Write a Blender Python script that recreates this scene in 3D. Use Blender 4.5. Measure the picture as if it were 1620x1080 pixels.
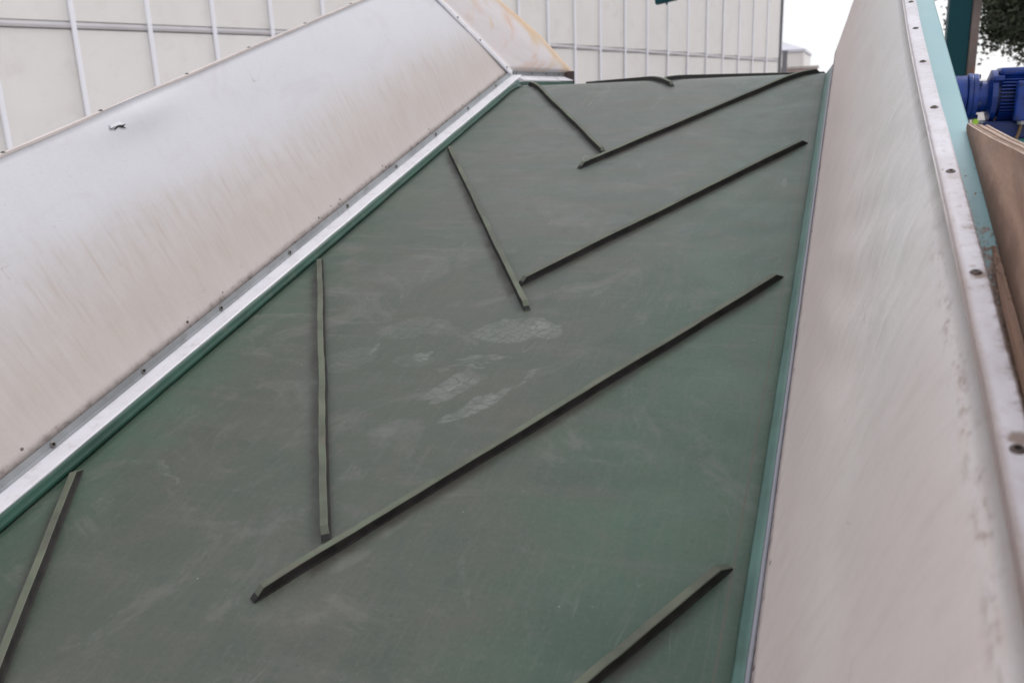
import bpy, math, random
from mathutils import Vector, Matrix, noise as mnoise
random.seed(7)
for o in list(bpy.data.objects): bpy.data.objects.remove(o)
SC = bpy.context.scene
COL = SC.collection
S, Z0, INC = 0.8, 1.05, 0.2668044          # unit of the belt frame in metres, belt height, incline
cI, sI = math.cos(INC), math.sin(INC)

# ------------------------------------------------------------------ camera, world, sun, exposure
cam_d = bpy.data.cameras.new('camera'); cam = bpy.data.objects.new('camera', cam_d); COL.objects.link(cam)
Rw = ((0.93617, 0.34956, -0.03701), (0.06110, -0.26565, -0.96213), (-0.34619, 0.89846, -0.27004))  # rows: right, down, forward
m = Matrix(((Rw[0][0], -Rw[1][0], -Rw[2][0]), (Rw[0][1], -Rw[1][1], -Rw[2][1]), (Rw[0][2], -Rw[1][2], -Rw[2][2]))).to_4x4()
m.translation = (0.6232, -0.2109, 1.8217)
cam.matrix_world = m
cam_d.sensor_width = 22.3; cam_d.lens = 1381.8 / 1620 * 22.3
cam_d.clip_start = 0.02; cam_d.clip_end = 1500
cam_d.dof.use_dof = True; cam_d.dof.focus_distance = 1.40; cam_d.dof.aperture_fstop = 5.0
SC.camera = cam
SC.render.resolution_x = 1024; SC.render.resolution_y = 682

W = bpy.data.worlds.new('World'); SC.world = W; W.use_nodes = True
nt = W.node_tree; nt.nodes.clear()
SUN_EL, SUN_AZ = math.radians(46), math.radians(36)     # azimuth from +Y towards +X
wo = nt.nodes.new('ShaderNodeOutputWorld'); bg = nt.nodes.new('ShaderNodeBackground')
sky = nt.nodes.new('ShaderNodeTexSky'); sky.sky_type = 'NISHITA'; sky.sun_disc = False
sky.sun_elevation = SUN_EL; sky.sun_rotation = SUN_AZ
tc = nt.nodes.new('ShaderNodeTexCoord'); nz = nt.nodes.new('ShaderNodeTexNoise')
nz.inputs['Scale'].default_value = 2.6; nz.inputs['Detail'].default_value = 5
cr = nt.nodes.new('ShaderNodeValToRGB')
cr.color_ramp.elements[0].position = .35; cr.color_ramp.elements[0].color = (9.6, 9.9, 10.5, 1)
cr.color_ramp.elements[1].position = .62; cr.color_ramp.elements[1].color = (11.0, 11.0, 11.2, 1)
mx = nt.nodes.new('ShaderNodeMix'); mx.data_type = 'RGBA'; mx.inputs[0].default_value = .88
nt.links.new(tc.outputs['Generated'], nz.inputs['Vector']); nt.links.new(nz.outputs['Fac'], cr.inputs['Fac'])
nt.links.new(sky.outputs[0], mx.inputs[6]); nt.links.new(cr.outputs[0], mx.inputs[7])
nt.links.new(mx.outputs[2], bg.inputs[0]); bg.inputs[1].default_value = 0.1
nt.links.new(bg.outputs[0], wo.inputs[0])

sd = bpy.data.lights.new('sun', 'SUN'); sd.energy = 1.2; sd.angle = math.radians(25); sd.color = (1, .97, .93)
so = bpy.data.objects.new('sun', sd); COL.objects.link(so)
dv = Vector((math.sin(SUN_AZ) * math.cos(SUN_EL), math.cos(SUN_AZ) * math.cos(SUN_EL), math.sin(SUN_EL)))
so.rotation_euler = dv.to_track_quat('Z', 'Y').to_euler()
SC.view_settings.view_transform = 'Standard'; SC.view_settings.look = 'None'
SC.view_settings.exposure = 0.0; SC.view_settings.gamma = 1; SC.view_settings.use_curve_mapping = False

# ------------------------------------------------------------------ helpers
def bw(u, v, h=0.0):                                      # belt frame (across, along, above) -> world
    return Vector((u * S, (v * cI - h * sI) * S, (v * sI + h * cI) * S + Z0))
def tag(o, label=None, cat=None, group=None, kind=None):
    if label: o['label'] = label
    if cat: o['category'] = cat
    if group: o['group'] = group
    if kind: o['kind'] = kind
    return o
def empty(name, loc, label, cat, group=None):
    o = bpy.data.objects.new(name, None); COL.objects.link(o); o.location = loc
    return tag(o, label, cat, group)
def root_of(o):
    while o.parent: o = o.parent
    return o
def obj(name, V, F, mat, parent=None, smooth=False, uv=None, mats=None, fm=None, label=None, kind=None):
    """V in world coordinates"""
    off = Vector(root_of(parent).location) if parent else Vector((0, 0, 0))
    me = bpy.data.meshes.new(name)
    me.from_pydata([tuple(Vector(v) - off) for v in V], [], F)
    for mm in (mats or [mat]): me.materials.append(mm)
    if fm:
        for p, k in zip(me.polygons, fm): p.material_index = k
    if uv:
        l = me.uv_layers.new(name='UVMap')
        for lp in me.loops: l.data[lp.index].uv = uv[lp.vertex_index]
    if smooth:
        for p in me.polygons: p.use_smooth = True
    me.update()
    o = bpy.data.objects.new(name, me); COL.objects.link(o)
    if parent: o.parent = parent
    return tag(o, label, kind=kind)
def bevel(o, w, seg=2, ang=35):
    b = o.modifiers.new('bevel', 'BEVEL'); b.width = w; b.segments = seg; b.limit_method = 'ANGLE'; b.angle_limit = math.radians(ang)
    return o
class MB:
    def __init__(s): s.V = []; s.F = []; s.uv = []
    def add(s, V, F, uv=None):
        n = len(s.V); s.V += [Vector(v) for v in V]; s.F += [tuple(i + n for i in f) for f in F]
        s.uv += uv if uv else [(v[0], v[1]) for v in V]
    def box(s, a, b, M=None):
        x0, y0, z0 = a; x1, y1, z1 = b
        V = [(x0, y0, z0), (x1, y0, z0), (x1, y1, z0), (x0, y1, z0), (x0, y0, z1), (x1, y0, z1), (x1, y1, z1), (x0, y1, z1)]
        if M: V = [M @ Vector(v) for v in V]
        s.add(V, [(0, 3, 2, 1), (4, 5, 6, 7), (0, 1, 5, 4), (1, 2, 6, 5), (2, 3, 7, 6), (3, 0, 4, 7)])
    def cyl(s, p, q, r0, r1=None, n=24, caps=True):
        p = Vector(p); q = Vector(q); r1 = r0 if r1 is None else r1
        z = (q - p).normalized(); x = z.orthogonal().normalized(); y = z.cross(x)
        V = []
        for P, r in ((p, r0), (q, r1)):
            for i in range(n):
                a = 2 * math.pi * i / n; V.append(P + x * (r * math.cos(a)) + y * (r * math.sin(a)))
        F = [(i, (i + 1) % n, n + (i + 1) % n, n + i) for i in range(n)]
        if caps: F += [tuple(range(n))[::-1], tuple(range(n, 2 * n))]
        s.add(V, F)
    def obj(s, name, mat, parent=None, **k): return obj(name, s.V, s.F, mat, parent, **k)

def sweep(stations, close=True, caps=True):
    """stations: list of rings of world points; returns V,F"""
    n = len(stations[0]); V = []; F = []
    for r in stations: V += [Vector(p) for p in r]
    for i in range(len(stations) - 1):
        for j in range(n if close else n - 1):
            k = (j + 1) % n
            F.append((i * n + j, i * n + k, (i + 1) * n + k, (i + 1) * n + j))
    if caps and close:
        F.append(tuple(range(n))[::-1]); F.append(tuple(range((len(stations) - 1) * n, len(stations) * n)))
    return V, F

# ------------------------------------------------------------------ materials
class NB:
    def __init__(s, name, rough=.6, metal=0., spec=.5):
        s.m = bpy.data.materials.new(name); s.m.use_nodes = True; s.t = s.m.node_tree; s.b = s.t.nodes['Principled BSDF']
        s.b.inputs['Roughness'].default_value = rough; s.b.inputs['Metallic'].default_value = metal
        s.b.inputs['Specular IOR Level'].default_value = spec
    def n(s, t, **k):
        o = s.t.nodes.new(t)
        for a, v in k.items(): setattr(o, a, v)
        return o
    def l(s, a, b): s.t.links.new(a, b)
    def setin(s, sock, v):
        if hasattr(v, 'is_linked') or isinstance(v, bpy.types.NodeSocket): s.l(v, sock)
        else: sock.default_value = v
    def uv(s): return s.n('ShaderNodeUVMap', uv_map='UVMap').outputs[0]
    def oc(s): return s.n('ShaderNodeTexCoord').outputs['Object']
    def mapn(s, v, sc=(1, 1, 1), loc=(0, 0, 0), rot=(0, 0, 0)):
        o = s.n('ShaderNodeMapping'); s.l(v, o.inputs[0]); o.inputs[1].default_value = loc; o.inputs[2].default_value = rot; o.inputs[3].default_value = sc
        return o.outputs[0]
    def noise(s, v, scale, detail=4, rough=.55, dist=0.):
        o = s.n('ShaderNodeTexNoise'); s.l(v, o.inputs['Vector']); o.inputs['Scale'].default_value = scale
        o.inputs['Detail'].default_value = detail; o.inputs['Roughness'].default_value = rough; o.inputs['Distortion'].default_value = dist
        return o.outputs['Fac']
    def math(s, op, a, b=0., c=0.):
        o = s.n('ShaderNodeMath', operation=op); s.setin(o.inputs[0], a); s.setin(o.inputs[1], b)
        if len(o.inputs) > 2: s.setin(o.inputs[2], c)
        return o.outputs[0]
    def sm(s, x, a, b, lo=0., hi=1.):
        o = s.n('ShaderNodeMapRange', interpolation_type='SMOOTHSTEP'); s.setin(o.inputs[0], x)
        o.inputs[1].default_value = a; o.inputs[2].default_value = b; o.inputs[3].default_value = lo; o.inputs[4].default_value = hi
        return o.outputs[0]
    def sep(s, v):
        o = s.n('ShaderNodeSeparateXYZ'); s.l(v, o.inputs[0]); return o.outputs
    def mix(s, f, a, b, mode='MIX'):
        o = s.n('ShaderNodeMix', data_type='RGBA', blend_type=mode); s.setin(o.inputs[0], f)
        for sock, v in ((o.inputs[6], a), (o.inputs[7], b)):
            s.setin(sock, v if not isinstance(v, tuple) else (*v, 1) if len(v) == 3 else v)
        return o.outputs[2]
    def col(s, c):
        if isinstance(c, tuple): s.b.inputs['Base Color'].default_value = (*c, 1)
        else: s.l(c, s.b.inputs['Base Color'])
    def bump(s, h, strength=.3, dist=.002, prev=None):
        o = s.n('ShaderNodeBump'); s.setin(o.inputs['Height'], h); o.inputs['Strength'].default_value = strength; o.inputs['Distance'].default_value = dist
        if prev: s.l(prev, o.inputs['Normal'])
        s.l(o.outputs[0], s.b.inputs['Normal']); return o.outputs[0]
    def rough(s, v): s.l(v, s.b.inputs['Roughness'])
    def voro(s, v, scale, feature='F1', out='Distance', rnd=1.):
        o = s.n('ShaderNodeTexVoronoi', feature=feature); s.l(v, o.inputs['Vector']); o.inputs['Scale'].default_value = scale; o.inputs['Randomness'].default_value = rnd
        return o.outputs[out]

def simple(name, c, rough=.6, metal=0., var=.12, scale=8., bump=0., dirt=None, dirt_amt=.3, spec=.5):
    n = NB(name, rough, metal, spec); oc = n.oc()
    f = n.noise(oc, scale, 5)
    lo = tuple(x * (1 - var) for x in c); hi = tuple(min(1, x * (1 + var)) for x in c)
    cc = n.mix(n.sm(f, .3, .7), lo, hi)
    if dirt:
        g = n.noise(n.mapn(oc, (1, 1, 1), (3, 1, 7)), scale * 2.3, 7, .65)
        cc = n.mix(n.math('MULTIPLY', n.sm(g, .52, .72), dirt_amt), cc, dirt)
    n.col(cc)
    n.rough(n.sm(f, .2, .8, max(.05, rough - .1), min(1, rough + .1)))
    if bump: n.bump(n.noise(oc, scale * 8, 4), bump, .001)
    return n.m

# chevron constants (belt frame)
UL, UR, WO, P, TAN, V0 = -.662, .677, .648, .98069, 1.68433, .99381

def belt_material():
    n = NB('green_rubber_belt', .5); uv = n.uv(); X, Y, _ = n.sep(uv)
    au = n.math('ABSOLUTE', X); aw = n.math('ABSOLUTE', n.math('ADD', X, .10))
    n1 = n.noise(uv, 2.1, 6, .6); n2 = n.noise(n.mapn(uv, (1.0, 5.0, 1)), 2.2, 7, .62, .3)
    n3 = n.noise(n.mapn(uv, (1, 1, 1), (5, 2, 0)), 7, 8, .68, .6)
    green = n.mix(n.sm(n1, .3, .7), (.046, .086, .060), (.072, .122, .086))
    dust = n.mix(n.sm(n3, .3, .7), (.068, .070, .059), (.102, .092, .078))
    # worn, dusty middle; left edge of the track is fairly crisp
    e = n.math('ADD', aw, n.math('MULTIPLY', n.math('SUBTRACT', n2, .5), .34))
    f = n.sm(e, .60, .30)
    f = n.math('MULTIPLY', f, n.sm(n1, .2, .75, .42, .92))
    c = n.mix(f, green, dust)
    # broad diagonal rubbed bands and fine scuffs
    diag = n.noise(n.mapn(uv, (1.2, 9, 1), rot=(0, 0, .5)), 1.6, 8, .66, .4)
    c = n.mix(n.sm(diag, .52, .74, 0, .33), c, (.125, .130, .118))
    hor = n.noise(n.mapn(uv, (.7, 26, 1)), 1.4, 6, .6, .2)
    c = n.mix(n.math('MULTIPLY', n.sm(hor, .55, .8, 0, .16), n.sm(Y, 1.1, 1.6, .25, 1)), c, (.15, .15, .135))
    patch = n.noise(n.mapn(uv, (1, 1, 1), (9, 4, 0)), 3.3, 9, .72, 1.2)
    c = n.mix(n.sm(patch, .52, .64, 0, .40), c, (.165, .160, .146))
    wipe = n.noise(n.mapn(uv, (1.6, 12, 1), (1, 7, 0), (0, 0, -.12)), 2.3, 9, .74, .5)
    zone = n.math('MULTIPLY', n.sm(n.noise(n.mapn(uv, loc=(2, 2, 0)), 1.5, 3), .40, .60), n.math('MULTIPLY', n.sm(Y, 1.25, 1.7, .12, 1), n.sm(X, .35, .0, .35, 1)))
    c = n.mix(n.math('MULTIPLY', n.sm(wipe, .50, .66, 0, .46), zone), c, (.19, .18, .165))
    darkp = n.noise(n.mapn(uv, (1, 1.6, 1), (12, 3, 0)), 2.4, 7, .66, .8)
    c = n.mix(n.sm(darkp, .52, .68, 0, .30), c, (.045, .062, .054))
    far = n.sm(Y, 1.3, 3.0, 0, .46)  # lighter towards the crest: grazing sky reflection painted into the belt colour
    c = n.mix(far, c, n.mix(n.sm(n2, .35, .65), (.115, .15, .14), (.155, .150, .135)))
    grit = n.noise(uv, 120, 5, .8); c = n.mix(n.sm(grit, .54, .68, 0, .30), c, (.17, .165, .145)); c = n.mix(n.sm(grit, .46, .34, 0, .32), c, (.030, .040, .034))
    fib = n.noise(n.mapn(uv, (26, 3.0, 1), (3, 3, 0), (0, 0, -.75)), 3.2, 6, .72, .3); c = n.mix(n.sm(fib, .50, .70, 0, .20), c, (.155, .15, .135))
    # thin scratches
    for sc, rot, w, amt in ((5, .9, .012, .5), (7, 2.2, .010, .4), (3.3, .1, .010, .35)):
        q = n.mapn(uv, (sc, sc * .22, 1), (rot, 1, 0), (0, 0, rot))
        wv = n.noise(q, 1.0, 2, .5, .8)
        ln = n.sm(n.math('ABSOLUTE', n.math('SUBTRACT', wv, .5)), w * .5, 0, 0, 1)
        gate = n.sm(n.noise(n.mapn(uv, loc=(rot * 9, 2, 0)), 2.6, 3), .60, .68)
        c = n.mix(n.math('MULTIPLY', n.math('MULTIPLY', ln, gate), amt), c, (.24, .24, .22))
    # flecks
    vd = n.voro(uv, 26); vr = n.voro(uv, 26, out='Color')
    vs = n.sep(vr)
    fl = n.math('MULTIPLY', n.sm(vd, .045, .02), n.sm(vs[0], .80, .82))
    c = n.mix(n.math('MULTIPLY', fl, .8), c, (.40, .40, .37))
    uv3 = n.mapn(uv, loc=(1.3, 7.1, 0)); vd3 = n.voro(uv3, 60); vs3 = n.sep(n.voro(uv3, 60, out='Color'))
    c = n.mix(n.math('MULTIPLY', n.math('MULTIPLY', n.sm(vd3, .07, .03), n.sm(vs3[0], .90, .92)), .55), c, (.36, .34, .29))
    mot = n.noise(n.mapn(uv, (1, .55, 1), (4, 4, 0), (0, 0, .9)), 9, 7, .72, .7)
    c = n.mix(n.sm(mot, .50, .70, 0, .30), c, (.118, .102, .090)); c = n.mix(n.sm(mot, .48, .30, 0, .25), c, (.045, .070, .062))
    vd2 = n.voro(n.mapn(uv, loc=(4, 3, 0)), 13); vs2 = n.sep(n.voro(n.mapn(uv, loc=(4, 3, 0)), 13, out='Color'))
    c = n.mix(n.math('MULTIPLY', n.math('MULTIPLY', n.sm(vd2, .035, .02), n.sm(vs2[1], .78, .8)), .8), c, (.02, .018, .016))
    # brown dust collected along the foot of each cleat (chevron pattern repeats with the cleats)
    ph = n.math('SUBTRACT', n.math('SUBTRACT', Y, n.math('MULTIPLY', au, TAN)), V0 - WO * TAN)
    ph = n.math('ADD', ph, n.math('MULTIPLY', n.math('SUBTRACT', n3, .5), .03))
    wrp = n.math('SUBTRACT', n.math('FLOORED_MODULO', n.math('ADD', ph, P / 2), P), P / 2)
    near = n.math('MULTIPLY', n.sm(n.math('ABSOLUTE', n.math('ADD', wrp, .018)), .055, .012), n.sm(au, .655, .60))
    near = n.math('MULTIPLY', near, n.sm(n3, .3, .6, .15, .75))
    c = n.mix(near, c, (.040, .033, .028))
    # tracking lines by the right edge
    for ux, w, cc, am in ((.655, .0035, (.10, .09, .07), .6), (.640, .002, (.12, .12, .10), .3), (-.645, .003, (.10, .11, .08), .4)):
        c = n.mix(n.sm(n.math('ABSOLUTE', n.math('SUBTRACT', X, ux)), w, w * .4, 0, am), c, cc)
    # dusty glove and boot prints
    wx = n.math('MULTIPLY', n.math('SUBTRACT', n.noise(uv, 14, 3, .6), .5), .060); wy = n.math('MULTIPLY', n.math('SUBTRACT', n.noise(n.mapn(uv, loc=(3, 9, 0)), 14, 3, .6), .5), .060)
    cb = n.n('ShaderNodeCombineXYZ'); n.l(wx, cb.inputs[0]); n.l(wy, cb.inputs[1])
    va = n.n('ShaderNodeVectorMath', operation='ADD'); n.l(uv, va.inputs[0]); n.l(cb.outputs[0], va.inputs[1]); wuv = va.outputs[0]
    smear = n.noise(n.mapn(uv, (1, 1, 1), (2, 8, 0)), 17, 6, .72)
    tread1 = n.voro(n.mapn(wuv, (1, 1.5, 1), rot=(0, 0, .35)), 38, 'DISTANCE_TO_EDGE', 'Distance', .28)
    tread2 = n.voro(n.mapn(wuv, (.7, 1.7, 1), rot=(0, 0, -.95)), 27, 'DISTANCE_TO_EDGE', 'Distance', .25)
    def ell(u0, v0_, rot, a, b):
        q = n.n('ShaderNodeMapping', vector_type='TEXTURE')
        n.l(wuv, q.inputs[0]); q.inputs[1].default_value = (u0, v0_, 0); q.inputs[2].default_value = (0, 0, rot); q.inputs[3].default_value = (a, b, 1)
        ln = n.n('ShaderNodeVectorMath', operation='LENGTH'); n.l(q.outputs[0], ln.inputs[0])
        wob = n.math('ADD', ln.outputs['Value'], n.math('MULTIPLY', n.math('SUBTRACT', smear, .5), .55))
        return n.sm(wob, 1.02, .86), q.outputs[0]
    for u0, v_, rot, a, b, sx, am in (
        (.065, 1.650, .32, .100, .060, 3.2, .26), (.150, 1.665, .7, .035, .050, 1.6, .24),
        (.000, 1.400, 1.05, .078, .022, 1.1, .26), (.032, 1.395, 1.05, .075, .018, 1.0, .22),
        (.085, 1.335, .95, .080, .021, .9, .28), (.120, 1.365, 1.05, .070, .014, .8, .22), (.170, 1.455, 1.30, .045, .009, .6, .26),
        (.045, 1.52, .1, .060, .012, .8, .22), (.020, 1.485, .1, .045, .006, .8, .22), (.03, 1.50, .1, .040, .005, .8, .18),
        (-.185, 1.63, .45, .090, .050, 3.0, .13), (-.285, 1.47, .6, .080, .055, 3.0, .10),
        (-.105, 1.505, .9, .022, .016, .7, .26), (-.12, 1.49, .1, .055, .03, 1, .09), (-.240, 1.525, 1.45, .028, .007, .6, .26), (-.03, 1.462, .6, .017, .014, .7, .16),
        (.225, 1.86, 1.1, .045, .012, .7, .16), (.17, 1.88, .3, .05, .035, 1.4, .10),
        (-.33, 1.93, .2, .13, .09, 2, .08), (-.22, 2.05, .2, .17, .05, 2, .10), (-.07, 1.225, .3, .03, .018, 1, .09), (.25, .90, 1.9, .09, .007, .8, .08),
        (-.45, 1.03, -.5, .06, .008, .8, .16), (.02, 2.55, .0, .20, .06, 2, .07), (.10, 2.30, .2, .14, .05, 2, .09), (-.38, 1.35, .1, .10, .02, 2, .09)):
        mk, q = ell(u0, v_, rot, a, b)
        ve = tread1 if sx > 1.5 else tread2
        t = n.sm(ve, .03, .13, .30, 1)
        t = n.math('MULTIPLY', n.math('MULTIPLY', mk, t), n.sm(smear, .34, .56, .25, 1))
        c = n.mix(n.math('MULTIPLY', t, am * .95), c, (.30, .31, .295))
    n.col(c)
    r = n.sm(n3, .2, .8, .42, .60); n.rough(r)
    b1 = n.bump(n.noise(uv, 260, 3), .10, .0006)
    n.bump(n.noise(uv, 5, 3), .18, .006, b1)
    return n.m

def guard_material(name, top, low, side):
    # uv: x = along the conveyor, y = 0 at the belt, 1 at the rim
    n = NB(name, .55, spec=.35); uv = n.uv(); X, Y, _ = n.sep(uv)
    st = n.noise(n.mapn(uv, (9, .55, 1)), 2.4, 6, .6, .25); big = n.noise(n.mapn(uv, (1, .8, 1)), 1.5, 4, .55)
    fine = n.noise(n.mapn(uv, (40, 2.2, 1), (2, 0, 0)), 1.6, 5, .6, .15)
    yy = n.math('ADD', Y, n.math('ADD', n.math('MULTIPLY', n.math('SUBTRACT', st, .5), .45 if side < 0 else .25), n.math('MULTIPLY', n.math('SUBTRACT', big, .5), .5)))
    f = n.sm(yy, .16, .72, 1, 0) if side < 0 else n.sm(yy, .12, 1.05, 1, .0)
    if side > 0: f = n.math('MAXIMUM', f, n.math('MULTIPLY', n.sm(X, 1.35, .55), n.sm(big, .25, .6, .55, .95)))
    c = n.mix(f, top, low)
    band = n.math('MULTIPLY', n.sm(n.math('ADD', Y, n.math('MULTIPLY', n.math('SUBTRACT', big, .5), .5)), .74, .40), n.sm(Y, .03, .22, .35, 1))
    c = n.mix(n.math('MULTIPLY', n.sm(st, .36, .72, .05, .42 if side < 0 else .16), band), c, (.56, .47, .415))
    c = n.mix(n.math('MULTIPLY', n.sm(fine, .46, .72, 0, .42 if side < 0 else .10), band), c, (.52, .43, .37))
    hair = n.noise(n.mapn(uv, (26, 2.4, 1) if side < 0 else (20, 3.0, 1), (6, 1, 0), (0, 0, .10 if side < 0 else -.62)), 2.0, 7, .68, .25)
    c = n.mix(n.math('MULTIPLY', n.sm(hair, .44, .70, 0, .20), n.sm(f, 0, .7, .25, 1)), c, (.50, .42, .38)); c = n.mix(n.sm(hair, .46, .28, 0, .14), c, (.74, .72, .73))
    cl_ = n.noise(n.mapn(uv, (1, 1, 1), (5, 5, 1)), 3.5, 9, .72, .8)
    c = n.mix(n.sm(cl_, .50, .72, 0, .28), c, tuple(x * .84 for x in low)); 
    grn = n.noise(uv, 90, 6, .75); c = n.mix(n.sm(grn, .52, .68, 0, .20), c, tuple(x * .72 for x in low))
    scr = n.noise(n.mapn(uv, (3.0, 1.4, 1), (2, 6, 0), (0, 0, .5)), 3.0, 2, .5, .9)
    sg = n.sm(n.noise(n.mapn(uv, loc=(8, 3, 0)), 3.2, 3), .58, .64)
    c = n.mix(n.math('MULTIPLY', n.math('MULTIPLY', n.sm(n.math('ABSOLUTE', n.math('SUBTRACT', scr, .5)), .0035, .001), sg), .45), c, (.42, .36, .33))
    # mould and grime along the two clamped edges
    g = n.noise(n.mapn(uv, (22, 14, 1)), 1.6, 7, .7)
    c = n.mix(n.math('MULTIPLY', n.sm(Y, .05, .012), n.sm(g, .45, .7, .15, .75)), c, (.20, .16, .145))
    spt = n.voro(n.mapn(uv, (1, .62, 1)), 34); sps = n.sep(n.voro(n.mapn(uv, (1, .62, 1)), 34, out='Color'))
    c = n.mix(n.math('MULTIPLY', n.math('MULTIPLY', n.sm(n.math('ADD', spt, n.math('MULTIPLY', n.math('SUBTRACT', g, .5), .3)), .20, .08), n.sm(sps[0], .38, .42)), n.sm(Y, .060, .036)), c, (.055, .042, .038))
    if side > 0:
        rust = n.math('MULTIPLY', n.sm(Y, .925, .965), n.sm(Y, .999, .970)); rust = n.math('MULTIPLY', rust, n.sm(n.noise(n.mapn(uv, (11, 8, 1)), 3.0, 8, .75), .47, .66))
        c = n.mix(n.math('MULTIPLY', n.math('MULTIPLY', rust, n.sm(X, 1.3, .8)), .9), c, (.30, .20, .145))
        c = n.mix(n.math('MULTIPLY', n.sm(Y, .90, .985, 0, .45), n.sm(n.noise(n.mapn(uv, (1, 3, 1)), 12, 6, .7), .35, .6)), c, (.74, .71, .74))  # paler rim band: light on the upturned fabric, put into the colour
    n.col(c)
    wv = n.n('ShaderNodeTexWave'); n.l(n.mapn(uv, (1, .6, 1), rot=(0, 0, .8)), wv.inputs[0]); wv.inputs['Scale'].default_value = 95; wv.inputs['Distortion'].default_value = .4
    b = n.bump(wv.outputs['Fac'], .13, .0006)
    wr = n.noise(n.mapn(uv, (4.2, 1.0, 1), rot=(0, 0, .25 * side)), 2.0, 4, .5, .3)
    b2 = n.bump(wr, .28, .008, b)
    if side > 0:
        fold = n.noise(n.mapn(uv, (7, 1.3, 1), rot=(0, 0, -.95)), 1.9, 3, .5, .15)
        fd = n.math('MULTIPLY', fold, n.math('MULTIPLY', n.sm(Y, .35, .72), n.math('MULTIPLY', n.sm(X, .75, 1.1), n.sm(X, 2.2, 1.6))))
        n.bump(fd, .55, .03, b2)
    return n.m

def stained_material():
    n = NB('orange_stained_sheet', .45, spec=.35); uv = n.uv(); X, Y, _ = n.sep(uv)
    q = n.mapn(uv, (1, 1, 1), rot=(0, 0, -.55))
    st = n.noise(n.mapn(q, (1.0, 4.6, 1)), 1.35, 5, .55, .5)
    c = n.mix(n.math('MULTIPLY', n.sm(st, .44, .66), n.sm(X, .05, .5, .25, .9)), (.66, .60, .61), (.64, .42, .31))
    st2 = n.noise(n.mapn(q, (.8, 5.5, 1), (3, 5, 0)), 1.5, 4, .55, .3)
    c = n.mix(n.sm(st2, .52, .72, 0, .7), c, (.62, .45, .24))
    c = n.mix(n.sm(Y, .10, .02, 0, .35), c, (.33, .30, .29))
    c = n.mix(n.sm(n.math('ADD', X, n.math('MULTIPLY', n.math('SUBTRACT', st, .5), .5)), .70, .98, 0, .8), c, (.62, .43, .26))
    n.col(c); n.bump(n.noise(uv, 5, 3), .25, .01)
    return n.m

def rust_strip_material():
    n = NB('weathered_aluminium_strip', .42, .0); uv = n.uv(); X, Y, _ = n.sep(uv); uv = n.mapn(uv, (1, .055, 1))
    a = n.noise(uv, 9, 8, .7); b_ = n.noise(n.mapn(uv, (1.3, 1, 1), (3, 1, 0)), 55, 7, .72)
    c = n.mix(n.sm(a, .35, .7), (.60, .56, .60), (.74, .71, .76))
    c = n.mix(n.sm(b_, .48, .72, 0, .42), c, (.48, .40, .36))
    c = n.mix(n.math('MULTIPLY', n.sm(n.noise(n.mapn(uv, (1, 1, 1), (8, 1, 0)), 60, 6, .7), .56, .68, 0, .7), n.math('MULTIPLY', n.sm(X, .7, .95), n.sm(X, 1.6, 1.1))), c, (.26, .17, .12))
    eg = n.math('ADD', Y, n.math('MULTIPLY', n.math('SUBTRACT', b_, .5), .5))
    c = n.mix(n.math('MULTIPLY', n.sm(eg, .48, .74, 0, .97), n.sm(X, 1.4, .75, .15, 1)), c, (.15, .10, .075))
    c = n.mix(n.math('MULTIPLY', n.sm(n.math('SUBTRACT', eg, n.math('MULTIPLY', n.math('SUBTRACT', b_, .5), .3)), .30, .14, 0, .75), n.sm(X, 1.4, .8, .2, 1)), c, (.30, .21, .165))
    # rusty run-off round each screw
    ph = n.math('SUBTRACT', n.math('FLOORED_MODULO', n.math('SUBTRACT', X, .612 - .1375), .275), .1375)
    dy = n.math('SUBTRACT', Y, .46)
    rr = n.math('SQRT', n.math('ADD', n.math('MULTIPLY', n.math('MULTIPLY', ph, ph), 9000.), n.math('MULTIPLY', n.math('MULTIPLY', dy, dy), 26.)))
    rr = n.math('ADD', rr, n.math('MULTIPLY', n.math('SUBTRACT', b_, .5), 2.6))
    c = n.mix(n.math('MULTIPLY', n.sm(rr, 1.2, .5, 0, .85), n.sm(X, 1.3, .9, .10, 1)), c, (.22, .14, .10))
    n.col(c); n.rough(n.sm(b_, .3, .7, .34, .65)); n.bump(b_, .25, .0012)
    return n.m

def teal_tube_material():
    n = NB('weathered_teal_paint', .30); uv = n.uv(); X, Y, _ = n.sep(uv); uv = n.mapn(uv, (1, .18, 1))
    a = n.noise(uv, 4, 5); b_ = n.noise(uv, 34, 8, .72)
    c = n.mix(n.sm(a, .3, .7), (.24, .42, .45), (.31, .49, .52))
    c = n.mix(n.sm(a, .45, .65, .0, .35), c, (.16, .36, .40))
    # brown dust and flaked paint, worse further down the conveyor
    w = n.math('ADD', b_, n.math('MULTIPLY', n.math('SUBTRACT', 1.12, X), .85))
    c = n.mix(n.sm(w, .60, .70, 0, .93), c, n.mix(n.sm(n.noise(uv, 30, 6, .7), .4, .6), (.20, .105, .075), (.33, .21, .16)))
    c = n.mix(n.math('MULTIPLY', n.sm(b_, .66, .70), .8), c, (.22, .12, .10))
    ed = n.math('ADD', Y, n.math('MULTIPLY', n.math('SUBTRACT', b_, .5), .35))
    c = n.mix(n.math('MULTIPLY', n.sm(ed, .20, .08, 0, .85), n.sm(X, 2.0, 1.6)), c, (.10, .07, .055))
    crk = n.noise(n.mapn(uv, (60, 1.2, 1)), 1.3, 3)
    c = n.mix(n.math('MULTIPLY', n.sm(crk, .66, .70, 0, .6), n.sm(Y, .55, .3)), c, (.05, .10, .11))
    n.col(c); n.bump(b_, .3, .0015)
    return n.m

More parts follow.
